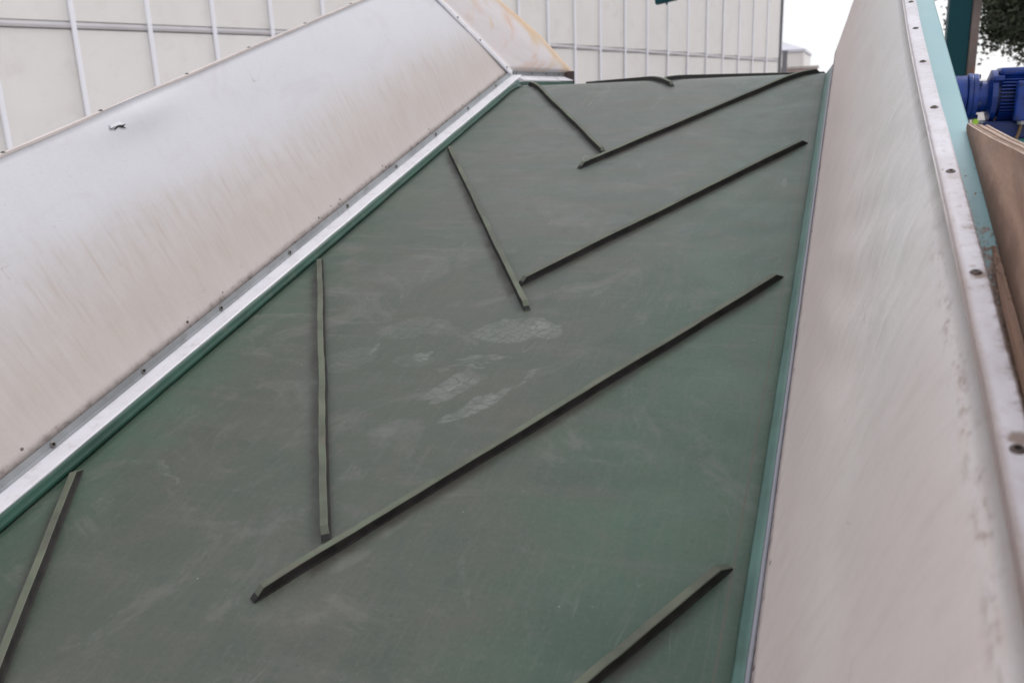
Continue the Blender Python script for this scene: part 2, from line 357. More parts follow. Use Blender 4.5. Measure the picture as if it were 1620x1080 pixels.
def wood_material(name, edge=False):
    n = NB(name, .75, spec=.25); uv = n.uv(); X, Y, _ = n.sep(uv)
    if edge:
        a = n.noise(n.mapn(uv, (3, 40, 1)), 1.4, 6, .65)
        c = n.mix(n.sm(a, .35, .65), (.40, .28, .22), (.60, .48, .40))
    else:
        a = n.noise(n.mapn(uv, (2.2, 16, 1), rot=(0, 0, .35)), 1.5, 8, .66, .6)
        c = n.mix(n.sm(a, .3, .7), (.29, .175, .130), (.45, .29, .215))
        g = n.noise(uv, 7, 7, .7)
        c = n.mix(n.sm(g, .48, .68, 0, .40), c, (.26, .21, .19))
        c = n.mix(n.sm(n.noise(n.mapn(uv, loc=(7, 7, 0)), 44, 6, .7), .60, .72, 0, .5), c, (.46, .36, .29))
        k = n.voro(uv, 9); ks = n.sep(n.voro(uv, 9, out='Color'))
        c = n.mix(n.math('MULTIPLY', n.sm(k, .14, .04), n.sm(ks[0], .7, .75, 0, .8)), c, (.10, .055, .04))
        low_ = n.math('ADD', Y, n.math('MULTIPLY', n.math('SUBTRACT', g, .5), .10))
        c = n.mix(n.sm(low_, .045, .005, 0, .75), c, (.13, .085, .065))
        c = n.mix(n.sm(n.noise(n.mapn(uv, (1, 5, 1), (2, 2, 0)), 60, 5, .8), .52, .66, 0, .45), c, (.16, .10, .075))
    n.col(c); n.bump(a, .6, .002)
    return n.m

M_belt = belt_material()
M_side = simple('dark_cleat_side', (.020, .018, .017), .75, var=.5, scale=30, dirt=(.05, .04, .035), dirt_amt=.4)  # cleat flanks and inner tip, coloured much darker than the top
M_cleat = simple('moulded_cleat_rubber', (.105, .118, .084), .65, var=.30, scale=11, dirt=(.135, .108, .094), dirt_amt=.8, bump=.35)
M_skirtL = simple('green_skirt_rubber', (.024, .080, .058), .45, var=.25, scale=9, dirt=(.085, .12, .095), dirt_amt=.7)
M_skirtR = simple('pale_green_skirt_rubber', (.105, .190, .165), .5, var=.18, scale=6, dirt=(.075, .12, .10), dirt_amt=.6)
M_gl = guard_material('white_tarpaulin_left', (.68, .67, .715), (.615, .55, .53), -1)
M_gr = guard_material('white_tarpaulin_right', (.78, .75, .735), (.70, .60, .57), 1)
M_st = stained_material()
M_alu = simple('white_aluminium', (.76, .74, .79), .35, var=.05, scale=14, dirt=(.56, .51, .50), dirt_amt=.6, bump=.08)
M_alug = simple('grey_aluminium', (.33, .345, .36), .38, .35, var=.12, scale=10, dirt=(.20, .18, .17), dirt_amt=.5)
M_lil = simple('lilac_grey_strip', (.27, .27, .31), .5, var=.08, scale=10, dirt=(.22, .2, .2), dirt_amt=.4)
M_strip = rust_strip_material()
M_screw = simple('rusty_screw_steel', (.13, .10, .09), .5, .5, var=.3, scale=60)
M_screwg = simple('dull_steel_screw', (.20, .19, .18), .45, .6, var=.3, scale=60)
M_hole = simple('dark_recess', (.012, .010, .010), .8)
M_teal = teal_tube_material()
M_tealp = simple('teal_machine_paint', (.004, .050, .064), .5, var=.12, scale=5, dirt=(.01, .05, .06), dirt_amt=.4, spec=.2)
M_wood = wood_material('weathered_plywood_face')
M_ply = wood_material('plywood_edge_ply', True)
M_plyd = simple('plywood_dark_ply', (.30, .19, .145), .8, var=.2, scale=30)
M_blue = simple('blue_motor_enamel', (.007, .043, .27), .34, var=.25, scale=22, dirt=(.05, .06, .11), dirt_amt=.6)
M_blued = simple('dark_blue_enamel', (.008, .025, .13), .45, var=.2, scale=22)
M_brown = simple('rusty_brown_steel', (.15, .115, .105), .7, var=.3, scale=6, dirt=(.20, .09, .06), dirt_amt=.8)
M_panel = simple('cream_cladding', (.85, .825, .80), .6, var=.025, scale=1.3, dirt=(.76, .72, .69), dirt_amt=.5)
M_rib = simple('lilac_white_pole', (.93, .925, .985), .45, var=.015, scale=2)
M_rail = simple('grey_rail', (.60, .58, .60), .6, var=.08, scale=2)
M_grey = simple('dark_grey_steel', (.20, .20, .225), .5, var=.1, scale=4)
M_roof = simple('pale_roof_sheet', (.66, .65, .72), .5, var=.04, scale=1)
M_brick = simple('pink_beige_render', (.46, .36, .34), .8, var=.08, scale=1.5)
M_conc = simple('pale_concrete', (.36, .32, .305), .85, var=.15, scale=.8, dirt=(.22, .20, .19), dirt_amt=.5, bump=.2)
M_leaf = simple('dark_green_leaves', (.035, .048, .022), .6, var=.5, scale=1.4)
M_bark = simple('grey_brown_bark', (.09, .07, .055), .9, var=.3, scale=6, bump=.5)
M_black = simple('black_rubber', (.02, .02, .02), .6)
M_lime = simple('lime_green_plastic', (.42, .70, .06), .45)
M_frame = simple('teal_frame_paint', (.03, .20, .20), .45, var=.15, scale=4, dirt=(.12, .09, .07), dirt_amt=.5)

# ------------------------------------------------------------------ ground
g = MB(); g.box((-400, -400, -.3), (400, 900, 0)); tag(g.obj('ground', M_conc), kind='structure')

# ------------------------------------------------------------------ the hall behind
WD = Vector((.3053, .9523, 0)).normalized(); WN = Vector((WD.y, -WD.x, 0)); WA = Vector((-8.458, 7.6162, 0))
def wallM(t):                                             # local x = along wall, y = outward, z up
    return Matrix(((WD.x, WN.x, 0, WA.x + WD.x * t), (WD.y, WN.y, 0, WA.y + WD.y * t), (0, 0, 1, 0), (0, 0, 0, 1)))
hall = empty('hall_building', WA + WD * 8, 'long hall clad in cream panels with slim lilac-white upright poles', 'building')
ribs = [-.157 + .993 * k for k in range(-5, 24)]
ts = [-.157, .823, 1.81, 2.765, 3.728, 4.70, 5.68, 6.65, 7.63, 8.61, 9.59, 10.55, 11.51, 12.50, 13.55, 14.56, 15.58, 16.62, 17.68, 18.68, 19.69, 20.66, 21.66]
ts = [-.157 - .98 * k for k in range(7, 0, -1)] + ts
TEND = 22.72
def railz(t): return 2.835 if t < 8 else 2.835 - (t - 8) * .0178
HTOP = 7.2
rm = None
for i, t in enumerate(ts):
    t2 = ts[i + 1] if i + 1 < len(ts) else TEND - .06
    a = MB(); tr = random.uniform(-.011, .009)
    zr = railz((t + t2) / 2)
    a.box((t + .012, -.06 + tr, 0.15), (t2 - .012, tr, zr - .045), wallM(0)); bevel(a.obj('wall_panel', M_panel, hall), .008, 1)
    tr = random.uniform(-.006, .006)
    a = MB(); a.box((t + .012, -.05 + tr, zr + .045), (t2 - .012, .01 + tr, HTOP), wallM(0)); bevel(a.obj('wall_panel', M_panel, hall), .008, 1)
    a = MB()
    z1, z2 = railz(t), railz(t2)
    V = []
    for tt, z in ((t + .03, z1), (t2 - .03, z2)):
        for (y, dz) in ((-.03, -.038), (.018, -.030), (.024, .0), (.014, .036), (-.03, .038)):
            V.append(wallM(0) @ Vector((tt, y, z + dz)))
    a.add(V, [(0, 1, 6, 5), (1, 2, 7, 6), (2, 3, 8, 7), (3, 4, 9, 8), (4, 0, 5, 9), (4, 3, 2, 1, 0), (5, 6, 7, 8, 9)])
    a.obj('rail', M_rail, hall)
    a = MB(); a.box((t - .031, .012, 0), (t + .031, .045, HTOP), wallM(0)); bevel(a.obj('upright_pole', M_rib, hall), .012, 2)
a = MB(); a.box((TEND - .05, -.2, 0), (TEND + .03, .06, HTOP), wallM(0)); bevel(a.obj('corner_post', M_grey, hall), .01, 1)
a = MB(); a.box((ts[0], -12, 0), (TEND - .02, -.35, HTOP - .1), wallM(0)); a.obj('building_body', M_panel, hall)
a = MB(); a.box((ts[0] - .3, -12.3, HTOP), (TEND + .3, .3, HTOP + .18), wallM(0)); a.obj('roof', M_roof, hall)
a = MB(); a.box((ts[0], -.345, 0), (TEND - .055, -.07, 0.14), wallM(0)); a.obj('plinth', M_grey, hall)

# ------------------------------------------------------------------ far buildings (built on the same azimuths further off)
C0 = Vector((.6232, -.2109, 0))
def along(az, dist, z): return Vector((C0.x + math.sin(az) * dist, C0.y + math.cos(az) * dist, z))
shed = empty('far_shed', (-4.5, 47, 0), 'distant pale cream shed with low pitched roof past the hall corner', 'building')
a = MB(); a.box((-8.5, 44.8, 0), (-1.55, 52, 3.30)); bevel(a.obj('shed_wall', M_panel, shed), .02, 1)
a = MB()
V = [(-8.7, 44.7, 3.31), (-1.50, 44.7, 3.31), (-8.7, 52.2, 3.31), (-1.50, 52.2, 3.31), (-8.7, 48.4, 4.45), (-4.6, 48.4, 4.45)]
V2 = [(x, y, z + .12) for x, y, z in V]
a.add(V + V2, [(0, 1, 7, 6), (1, 3, 9, 7), (3, 2, 8, 9), (6, 7, 11, 10), (7, 9, 11), (9, 8, 10, 11), (2, 0, 6, 10, 8), (0, 2, 3, 1)])
a.obj('roof', M_roof, shed)
a = MB(); a.box((-1.64, 44.74, 0), (-1.53, 44.80, 3.29)); a.obj('corner_trim', M_panel, shed)
a = MB(); a.box((-9, 33.7, 0), (-.54, 33.95, 2.36)); lw = a.obj('wall_body', M_brick)
lowwall = empty('boundary_wall', (-4, 33.8, 0), 'low pinkish rendered wall with pale coping in front of the far shed', 'wall')
lw.parent = lowwall
lw.location = -Vector(lowwall.location)
a = MB(); a.box((-9.05, 33.64, 2.363), (-.50, 34.01, 2.46)); bevel(a.obj('coping', simple('pale_coping', (.52, .48, .46), .8), lowwall), .015, 1)
gp = empty('grey_post', (-1.63, 33.0, 0), 'dark grey square steel post standing between the hall corner and the low wall', 'post')
a = MB(); a.box((-1.69, 32.95, 0), (-1.53, 33.12, 2.94)); bevel(a.obj('shaft', M_grey, gp), .01, 1)
a = MB(); a.box((-1.71, 32.93, 2.943), (-1.51, 33.14, 2.98)); a.obj('cap', M_grey, gp)

# teal column with rusty flange
tcl = empty('steel_column', (1.13, 5.02, 0), 'dark teal painted steel column with a rusty brown flange behind the conveyor', 'column')
a = MB(); a.box((1.062, 4.97, 0), (1.166, 4.985, 3.6)); bevel(a.obj('web_plate', M_tealp, tcl), .003, 1)
a = MB(); a.box((1.062, 4.988, 0), (1.075, 5.10, 3.6)); a.obj('left_flange', M_tealp, tcl)
a = MB(); a.box((1.168, 4.955, 0), (1.205, 5.10, 3.6)); bevel(a.obj('rusty_flange', M_brown, tcl, label='brown rusty flange'), .004, 1)
a = MB(); a.box((1.0, 4.86, 0), (1.27, 5.16, .02)); a.obj('base_plate', M_tealp, tcl)

# small teal box lamp on a wall arm in front of the hall
sg = empty('teal_wall_box', (-1.10, 8.66, 2.75), 'small tilted teal box hanging on a pole arm in front of the pale hall', 'box')
Mt = Matrix.Translation((-1.105, 8.63, 2.72)) @ Matrix.Rotation(math.radians(-9), 4, 'Y')
a = MB(); a.box((-.09, -.03, -.10), (.12, .05, .10), Mt); bevel(a.obj('housing', M_tealp, sg), .012, 3)
a = MB(); a.cyl((-1.072, 8.63, 2.602), (-1.072, 8.63, 2.66), .009, n=12); a.obj('peg', M_tealp, sg)
a = MB(); a.cyl((-1.10, 8.66, 2.80), (-1.10, 8.66, 3.5), .025, n=12); a.cyl((-1.10, 8.66, 3.48), (-6.2, 14.6, 3.48), .03, n=12); a.obj('arm', M_tealp, sg, smooth=True)

# tree: trunk, limbs and thousands of small leaf faces
tree = empty('broadleaf_tree', (6.3, 20.5, 0), 'dark broadleaf tree with low hanging branches behind the teal column', 'tree')
rnd = random.Random(11)
trunk = MB(); T0 = Vector((6.3, 20.5, 0)); T1 = Vector((6.1, 20.4, 3.2))
trunk.cyl(T0, T1, .32, .22, 14); tips = []
for k in range(16):
    an = rnd.uniform(0, 6.28) if k > 6 else rnd.uniform(2.6, 4.4); st = T1 * 1.0 - Vector((0, 0, rnd.uniform(0, .6)))
    L = rnd.uniform(2.2, 3.6); mid = st + Vector((math.cos(an) * L * .55, math.sin(an) * L * .55, L * rnd.uniform(.25, .6)))
    en = st + Vector((math.cos(an) * L, math.sin(an) * L, L * rnd.uniform(-.05, .9)))
    trunk.cyl(st, mid, .11, .06, 8); trunk.cyl(mid, en, .06, .02, 8); tips += [mid, en, (mid + en) / 2]
    for j in range(5):
        e2 = (mid + en) / 2 + Vector((rnd.uniform(-1, 1), rnd.uniform(-1, 1), rnd.uniform(-.7, .8)))
        trunk.cyl((mid + en) / 2, e2, .025, .008, 6); tips.append(e2)
trunk.obj('trunk', M_bark, tree, smooth=True)
LV = []; LF = []
def leaf(p, s):
    a_ = Vector((rnd.gauss(0, 1), rnd.gauss(0, 1), rnd.gauss(0, .6))).normalized(); b_ = a_.orthogonal().normalized()
    b_ = (Matrix.Rotation(rnd.uniform(0, 6.28), 3, a_) @ b_)
    n = len(LV); LV.extend([p - a_ * s, p + b_ * s * .42, p + a_ * s, p - b_ * s * .42]); LF.append((n, n + 1, n + 2, n + 3))
cl = []
for k in range(900):
    u = Vector((rnd.gauss(0, 1), rnd.gauss(0, 1), rnd.gauss(0, 1))).normalized() * (rnd.random() ** .45)
    p = Vector((5.6, 19.0, 4.35)) + Vector((u.x * 3.9, u.y * 3.6, u.z * 2.45))
    if p.z < 2.35 + .55 * mnoise.noise(p * .9): continue
    if (Vector((p.x, p.y - 1)) - Vector((5.6, 19.0))).length < 1.6 and p.z < 4.4: continue
    if (p.x - .62) / (p.y + .21) < .136: continue
    cl.append((p, rnd.uniform(.28, .62)))
for k in range(950):
    p = Vector((rnd.uniform(2.2, 5.4), rnd.uniform(16.0, 18.2), rnd.uniform(2.45, 4.2)))
    if (p.x - .62) / (p.y + .21) < .128 or p.z < 2.50 + .75 * mnoise.noise(p * 1.1) + .03 * (p.x - 2.4): continue
    cl.append((p, rnd.uniform(.22, .42)))
for p, r in cl:
    for j in range(int(260 * r)):
        q = Vector((rnd.gauss(0, .5), rnd.gauss(0, .5), rnd.gauss(0, .36))) * r * 1.25
        leaf(p + q, rnd.uniform(.035, .075))
for t in tips:
    for j in range(60): leaf(t + Vector((rnd.gauss(0, .28), rnd.gauss(0, .28), rnd.gauss(0, .22))), rnd.uniform(.035, .07))
obj('crown', LV, LF, M_leaf, tree)

# ------------------------------------------------------------------ the conveyor
conv = empty('inclined_conveyor', bw(0, 1.0, 0) * Vector((1, 1, 0)) if False else Vector((0, 1.0, 0)), 'inclined conveyor with green cleated belt between flared white tarpaulin side guards', 'conveyor')
VC, RR = 3.825, 1.0; TT = RR * math.tan(INC / 2); VA = VC - TT; LA = RR * INC; VEND = 6.2
def BS(u, v, h=0.):                                       # belt surface: slope, crest bend, level run
    if v <= VA: return bw(u, v, h)
    a = min((v - VA) / RR, INC); 
    # centre of the bend lies RR below the belt
    cy, cz = (bw(0, VA, -RR).y, bw(0, VA, -RR).z)
    th = INC - a                                          # remaining slope angle
    y = cy - math.sin(th) * (RR + h) * S; z = cz + math.cos(th) * (RR + h) * S
    if v > VA + LA: y += (v - VA - LA) * S
    return Vector((u * S, y, z))
VB = -1.7
us = [UL - .03 + (UR - UL + .06) * i / 26 for i in range(27)]
vs = [VB + i * .06 for i in range(int((VEND - VB) / .06) + 1)]
V = []; F = []; UVs = []
for v in vs:
    for u in us:
        V.append(BS(u, v, .0016 * mnoise.noise(Vector((u * 5, v * 5, 0))))); UVs.append((u, v))
nu = len(us); nv = len(vs)
for i in range(nv - 1):
    for j in range(nu - 1): F.append((i * nu + j, i * nu + j + 1, (i + 1) * nu + j + 1, (i + 1) * nu + j))
# underside and edges
nb = len(V)
for v in vs:
    for u in (us[0], us[-1]): V.append(BS(u, v, -.012)); UVs.append((u, v))
for i in range(nv - 1):
    F.append((nb + 2 * i + 1, nb + 2 * i, nb + 2 * i + 2, nb + 2 * i + 3))
    F.append((nb + 2 * i, i * nu, (i + 1) * nu, nb + 2 * i + 2)); F.append((i * nu + nu - 1, nb + 2 * i + 1, nb + 2 * i + 3, (i + 1) * nu + nu - 1))
belt = obj('belt', V, F, M_belt, conv, smooth=False, uv=UVs)
for p in belt.data.polygons[:(nv - 1) * (nu - 1)]: p.use_smooth = True

def cleat(side, k, uin):
    """side +1: right arm, -1: left arm; from inner tip uin to outer tip"""
    v0 = V0 + k * P; uo = side * WO
    vin = v0 - abs(uo - uin) * TAN
    p0 = Vector((uin, vin)); p1 = Vector((uo, v0)); L = (p1 - p0).length; d = (p1 - p0) / L; n = Vector((-d.y, d.x))
    n_st = 44; rings = []; seed = side * 10 + k * 3.3
    sts = [0, .009, .022] + [.022 + (L - .050) * i / (n_st - 4) for i in range(1, n_st - 4)] + [L - .028, L - .010, L]
    for s in sts:
        s_ = s
        hh = .0190 * min(1, s / .022 * .85 + .15, (L - s) / .028 * .85 + .15)
        w = .0032 * mnoise.noise(Vector((s * 4.5, seed, 0))) + .0012 * mnoise.noise(Vector((s * 19, seed, 3)))
        bs = .0006 * mnoise.noise(Vector((s * 30, seed, 8)))
        ring = []
        for (o_, h_) in ((-.0092, -.0008), (-.0074, .22 * hh), (-.0072, hh - .0012), (-.0060, hh), (.0060, hh), (.0072, hh - .0012), (.0074, .22 * hh), (.0092, -.0008)):
            q = p0 + d * s_ + n * (o_ + w + (bs if h_ > 0.01 else 0)); ring.append(BS(q.x, q.y, h_))
        rings.append(ring)
    V, F = sweep(rings)
    nseg = len(sts) - 1
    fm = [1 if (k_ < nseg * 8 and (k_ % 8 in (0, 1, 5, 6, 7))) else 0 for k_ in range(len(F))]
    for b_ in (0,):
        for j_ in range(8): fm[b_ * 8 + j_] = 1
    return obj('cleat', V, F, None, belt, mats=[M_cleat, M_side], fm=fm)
for k in range(-2, 7):
    if k % 2 == 1: ri, li = -.070, -.018
    else: ri, li = .006, .071
    if k == 3: pass
    cleat(1, k, ri); cleat(-1, k, li)

# generic strips along the slope: profile points (u,h) ordered, extruded over v range
def strip(name, prof, v0, v1, mat, parent, step=.1, fn=None, smooth=False, wob=0., seed=0, S_=None, kind=None, label=None):
    n = max(1, int(round((v1 - v0) / step))); rings = []; UVs = []
    per = [0]
    for i in range(1, len(prof)): per.append(per[-1] + math.hypot(prof[i][0] - prof[i - 1][0], prof[i][1] - prof[i - 1][1]))
    for i in range(n + 1):
        v = v0 + (v1 - v0) * i / n; r = []
        for j, (u, h) in enumerate(prof):
            w = wob * mnoise.noise(Vector((v * 7, seed, j * .0)))
            r.append((fn or bw)(u + w, v, h)); UVs.append((v, per[j] / max(per[-1], 1e-6)))
        rings.append(r)
    V, F = sweep(rings)
    return obj(name, V, F, mat, parent, smooth=smooth, uv=UVs, label=label, kind=kind)
VS = 3.90
# skirt strips (closed profiles)
strip('skirt_strip', [(-.6612, .0040), (-.6650, .010), (-.6685, .018), (-.6710, .030), (-.682, .030), (-.680, .003), (-.666, .0032)], VB, 3.86, M_skirtL, conv, .05, BS, True, .0012)
strip('skirt_strip', [(.6765, .0008), (.6800, .006), (.6880, .016), (.6960, .029), (.705, .029), (.703, .0), (.680, -.0)][::-1], VB, 4.02, M_skirtR, conv, .05, BS, True, .0012, 4)
# left aluminium profile: broad white ledge and grey screw flange
pl = strip('ledge_profile', [(-.6705, .0265), (-.6705, .0300), (-.6725, .0318), (-.7190, .0325), (-.7195, .0265)][::-1], VB, VS, M_alu, conv, .3)
fl = strip('screw_flange', [(-.7165, .0330), (-.7178, .0333), (-.7205, .0400), (-.7195, .0415), (-.7222, .0505), (-.7262, .0505), (-.7262, .0330)][::-1], VB, VS - .004, M_alug, conv, .3)
pr = strip('edge_strip', [(.6965, .0300), (.6985, .0340), (.7030, .0350), (.7060, .0300)], VB, VS + .04, M_lil, conv, .05, BS, True, .0008, 2)

# screws: one mesh, shared
def screw_mesh(name, r, mat, mat2):
    b = MB(); prof = [(r * 1.0, 0), (r * .96, r * .12), (r * .72, r * .34), (r * .46, r * .38), (r * .36, r * .12), (0.0001, r * .08)]
    n = 14; V = []; F = []
    for (rr, z) in prof:
        for i in range(n): V.append((rr * math.cos(i * 2 * math.pi / n), rr * math.sin(i * 2 * math.pi / n), z))
    for k in range(len(prof) - 1):
        for i in range(n): F.append((k * n + i, k * n + (i + 1) % n, (k + 1) * n + (i + 1) % n, (k + 1) * n + i))
    me = bpy.data.meshes.new(name); me.from_pydata(V, [], F); me.materials.append(mat); me.materials.append(mat2)
    for p in me.polygons:
        p.use_smooth = True
        if p.index >= 3 * n: p.material_index = 1
    return me
me_s = screw_mesh('screw', .0062, M_screwg, M_hole); me_r = screw_mesh('rusty_screw', .0048, M_screw, M_hole); me_t = screw_mesh('small_screw', .0045, M_screwg, M_hole)
def screw(me, pos, nrm, parent, name='screw'):
    o = bpy.data.objects.new(name, me); COL.objects.link(o); o.parent = parent
    q = Vector(nrm).normalized().to_track_quat('Z', 'Y').to_matrix() @ Matrix.Rotation(random.uniform(0, 6), 3, 'Z')
    q = q @ Matrix.Rotation(random.uniform(-.12, .12), 3, 'X')
    M_ = q.to_4x4(); M_.translation = Vector(pos) - Vector(root_of(parent).location)
    o.matrix_basis = M_; return o
nL = (bw(1, 0, .25) - bw(0, 0, 0))
v = 1.028 - .29 * 8
vv = [1.028 - .29 * k for k in range(8, 0, -1)] + [1.028, 1.31, 1.614, 1.951, 2.302, 2.666, 3.02, 3.36, 3.70]
for v in vv: screw(me_s, bw(-.7202, v - .012, .0420), nL, fl)

# tarpaulin guards
def rimdu(v):
    a = max(0., min(1., (2.1 - v) / 1.65)); return -.0135 + .0185 * (a * a * (3 - 2 * a))
def bwr(u, v, h): return bw(u + rimdu(v), v, h)
GLb, GLt = (-.7245, .0490), (-.905, .556)
GRb, GRt = (.7035, .0300), (.896, .556)
def guard(name, b, t, vseam, mat, side, fn_off, label):
    nv_, nt = 130, 28; V = []; F = []; UVs = []
    th = .010
    dirn = Vector((t[0] - b[0], t[1] - b[1])).normalized(); nr = Vector((dirn.y, -dirn.x)) * (1 if side < 0 else -1)   # inward normal
    for layer in (0, 1):
        for i in range(nv_ + 1):
            for j in range(nt + 1):
                y = j / nt; vmax = vseam(y); v = VB + (vmax - VB) * (i / nv_)
                u = b[0] + (t[0] - b[0]) * y + (rimdu(v) * y * y if side > 0 else 0); h = b[1] + (t[1] - b[1]) * y
                off = fn_off(v, y) if layer == 0 else -th
                V.append(bw(u + nr.x * off, v, h + nr.y * off)); UVs.append((v, y))
    N1 = (nv_ + 1) * (nt + 1)
    def q(a, b_, c, d): F.append((a, b_, c, d))
    for i in range(nv_):
        for j in range(nt):
            a = i * (nt + 1) + j; q(a, a + 1, a + nt + 2, a + nt + 1); q(N1 + a, N1 + a + nt + 1, N1 + a + nt + 2, N1 + a + 1)
    for i in range(nv_):
        for j in (0, nt):
            a = i * (nt + 1) + j; q(a, a + nt + 1, N1 + a + nt + 1, N1 + a)
    for j in range(nt):
        for i in (0, nv_):
            a = i * (nt + 1) + j; q(a, a + 1, N1 + a + 1, N1 + a)
    if side > 0: F[:] = [f[::-1] for f in F]
    o = obj(name, V, F, mat, conv, smooth=True, uv=UVs, label=label)
    return o
def offL(v, y):
    e = math.sin(math.pi * min(1, max(0, y)))
    f = .010 * e * mnoise.noise(Vector((v * 1.1, y * 1.5, 1)))
    f += .006 * e + .0025 * e * mnoise.noise(Vector((v * 5, y * 3, 5)))
    r = math.exp(-((v - 1.72) / .14) ** 2 - ((y - .93) / .07) ** 2); f += .012 * r
    return f - .004
def offR(v, y):
    e = math.sin(math.pi * min(1, max(0, y)))
    f = .012 * e * mnoise.noise(Vector((v * .9, y * 1.3, 11))) + .004 * e
    # tension folds running diagonally under the rim
    g_ = math.exp(-((v - 1.35) / .42) ** 2) * max(0, (y - .25)) ** .8 * (1 - y) * 4
    f += .0055 * g_ * math.sin((v * 1.0 + y * 1.0) * 26 + 2 * mnoise.noise(Vector((v * 2, y * 2, 0))))
    f += .0030 * e * mnoise.noise(Vector((v * 6 + y * 6, y * 2, 15))) + .0012 * e * mnoise.noise(Vector((v * 14 + y * 9, y * 5, 5)))
    # pulled in where it turns over the rim
    t_ = max(0., min(1., (y - .45) / .43)); f += .012 * t_ * t_ * (3 - 2 * t_) * (1 - .45 * max(0, (y - .88) / .12) ** 2)
    return f
gl = guard('left_side_guard', GLb, GLt, lambda y: 3.90 - .88 * .507 * y, M_gl, -1, offL, 'left tarpaulin guard stained brown along its foot')
def seamR(y):
    h = .03 + .526 * y
    return 3.99 + 1.0 * h if h < .3 else 3.99 + .30 + .12 * (h - .3)
gr = guard('right_side_guard', GRb, GRt, seamR, M_gr, 1, offR, 'right tarpaulin guard with diagonal folds near its rim')
# rim cover strip on the left guard, with protruding screw heads
rimL = strip('rim_strip', [(-.9045, .5500), (-.9045, .5560), (-.9065, .5572), (-.9150, .5570), (-.9150, .5480)][::-1], VB, 3.47, simple('pale_pink_rim_strip', (.62, .55, .53), .5, var=.12, scale=10), conv, .12, wob=.0018, seed=9)
for v in [1.334 - .315 * k for k in range(9, 0, -1)] + [1.334, 1.631, 1.963, 2.259, 2.585, 2.90, 3.22]:
    screw(me_t, bw(-.9095, v, .5570), bw(0, 0, 1) - bw(0, 0, 0), rimL)
# small tear below the left rim, a raised flap over a dark slit
def gp_(v, y, off): 
    d_ = Vector((GLt[0] - GLb[0], GLt[1] - GLb[1])).normalized()
    return bw(GLb[0] + (GLt[0] - GLb[0]) * y + d_.y * (off + offL(v, y)), v, GLb[1] + (GLt[1] - GLb[1]) * y - d_.x * (off + offL(v, y)))
pts = [(1.612, .922), (1.616, .915), (1.628, .907), (1.640, .912), (1.648, .902), (1.660, .890), (1.653, .904), (1.664, .910), (1.650, .912), (1.638, .917), (1.624, .911), (1.614, .918)]
obj('tear', [gp_(v, y, .0022) for v, y in pts], [tuple(range(len(pts)))[::-1]], M_hole, gl, label='small jagged tear with a dark slit')
fp = [(1.616, .920, .0035), (1.640, .918, .0055), (1.656, .914, .0038), (1.650, .935, .0022), (1.620, .936, .0022)]
obj('tear_flap', [gp_(*q) for q in fp], [(0, 1, 2, 3, 4)[::-1]], M_gl, gl, uv=[(v, y) for v, y, _ in fp])

# mitre trim over the left seam
dL = Vector((GLt[0] - GLb[0], GLt[1] - GLb[1])).normalized()
def gl_pt(v, y, off): return bw(GLb[0] + (GLt[0] - GLb[0]) * y + dL.y * off, v, GLb[1] + (GLt[1] - GLb[1]) * y - dL.x * off)
rings = []; UVs = []
for i in range(13):
    y = -.01 + 1.02 * i / 12; vs_ = 3.90 - .446 * y
    a_, b_ = vs_ - .030, vs_ + .006
    rings.append([gl_pt(a_, y, .001), gl_pt(a_, y, .0075), gl_pt((a_ + b_) / 2, y, .010), gl_pt(b_, y, .0075), gl_pt(b_, y, .001)])
V, F = sweep(rings); ct = obj('corner_trim', V, F, M_alu, conv)
for y in (.05, .36, .60, .86): screw(me_t, gl_pt(3.90 - .446 * y - .012, y, .0095), bw(1, 0, .36) - bw(0, 0, 0), ct)

# level run of the left guard: stained sheet, profile, end plate
ps = Vector((-.5588, 3.031, 1.8996))
seam_low = gl_pt(3.902, .0, .004); seam_top = gl_pt(3.456, 1.0, .004)
outer = [(-.5678, 3.775, 1.916), (-.5700, 3.735, 1.935), (-.5851, 3.665, 1.972), (-.6188, 3.50, 2.060), (-.6438, 3.315, 2.124), (-.6663, 3.130, 2.182), (-.690, 2.93, 2.240), (-.708, 2.78, 2.275)]
ni, nj = 14, 16; V = []; UVs = []
for lay in (0, 1):
    for i in range(ni + 1):
        s = i / ni; a0 = seam_low.lerp(seam_top, s)
        f = s * (len(outer) - 1); k = min(int(f), len(outer) - 2); b0 = Vector(outer[k]).lerp(Vector(outer[k + 1]), f - k)
        for j in range(nj + 1):
            t = j / nj; p = a0.lerp(b0, t)
            p = p + Vector((1, 0, .35)).normalized() * (.014 * math.sin(math.pi * t) * math.sin(math.pi * min(1, s + .1)) * (1 if s < 1 else 0) - .012 * lay - .0 )
            V.append(p); UVs.append((t, s))
F = []; N1 = (ni + 1) * (nj + 1)
for i in range(ni):
    for j in range(nj):
        a = i * (nj + 1) + j; F.append((a, a + nj + 1, a + nj + 2, a + 1)); F.append((N1 + a, N1 + a + 1, N1 + a + nj + 2, N1 + a + nj + 1))
for i in range(ni):
    for j in (0, nj):
        a = i * (nj + 1) + j; F.append((a, a + nj + 1, N1 + a + nj + 1, N1 + a))
for j in range(nj):
    for i in (0, ni):
        a = i * (nj + 1) + j; F.append((a, a + 1, N1 + a + 1, N1 + a))
obj('upper_guard_sheet', V, F, M_st, conv, smooth=True, uv=UVs, label='orange stained sheet beyond the corner trim')
def levelbar(name, prof, y0, y1, mat, parent, y0b=None):
    rings = [[Vector((x, y0, z)) for x, z in prof], [Vector((x, y1, z)) for x, z in prof]]
    V, F = sweep(rings); return obj(name, V, F, mat, parent)
ZB = 1.8726
lf = levelbar('upper_screw_flange', [(-.5770, ZB + .0235), (-.5790, ZB + .0405), (-.584, ZB + .0405), (-.584, ZB + .0235)][::-1], 3.036, 3.688, M_alug, conv)
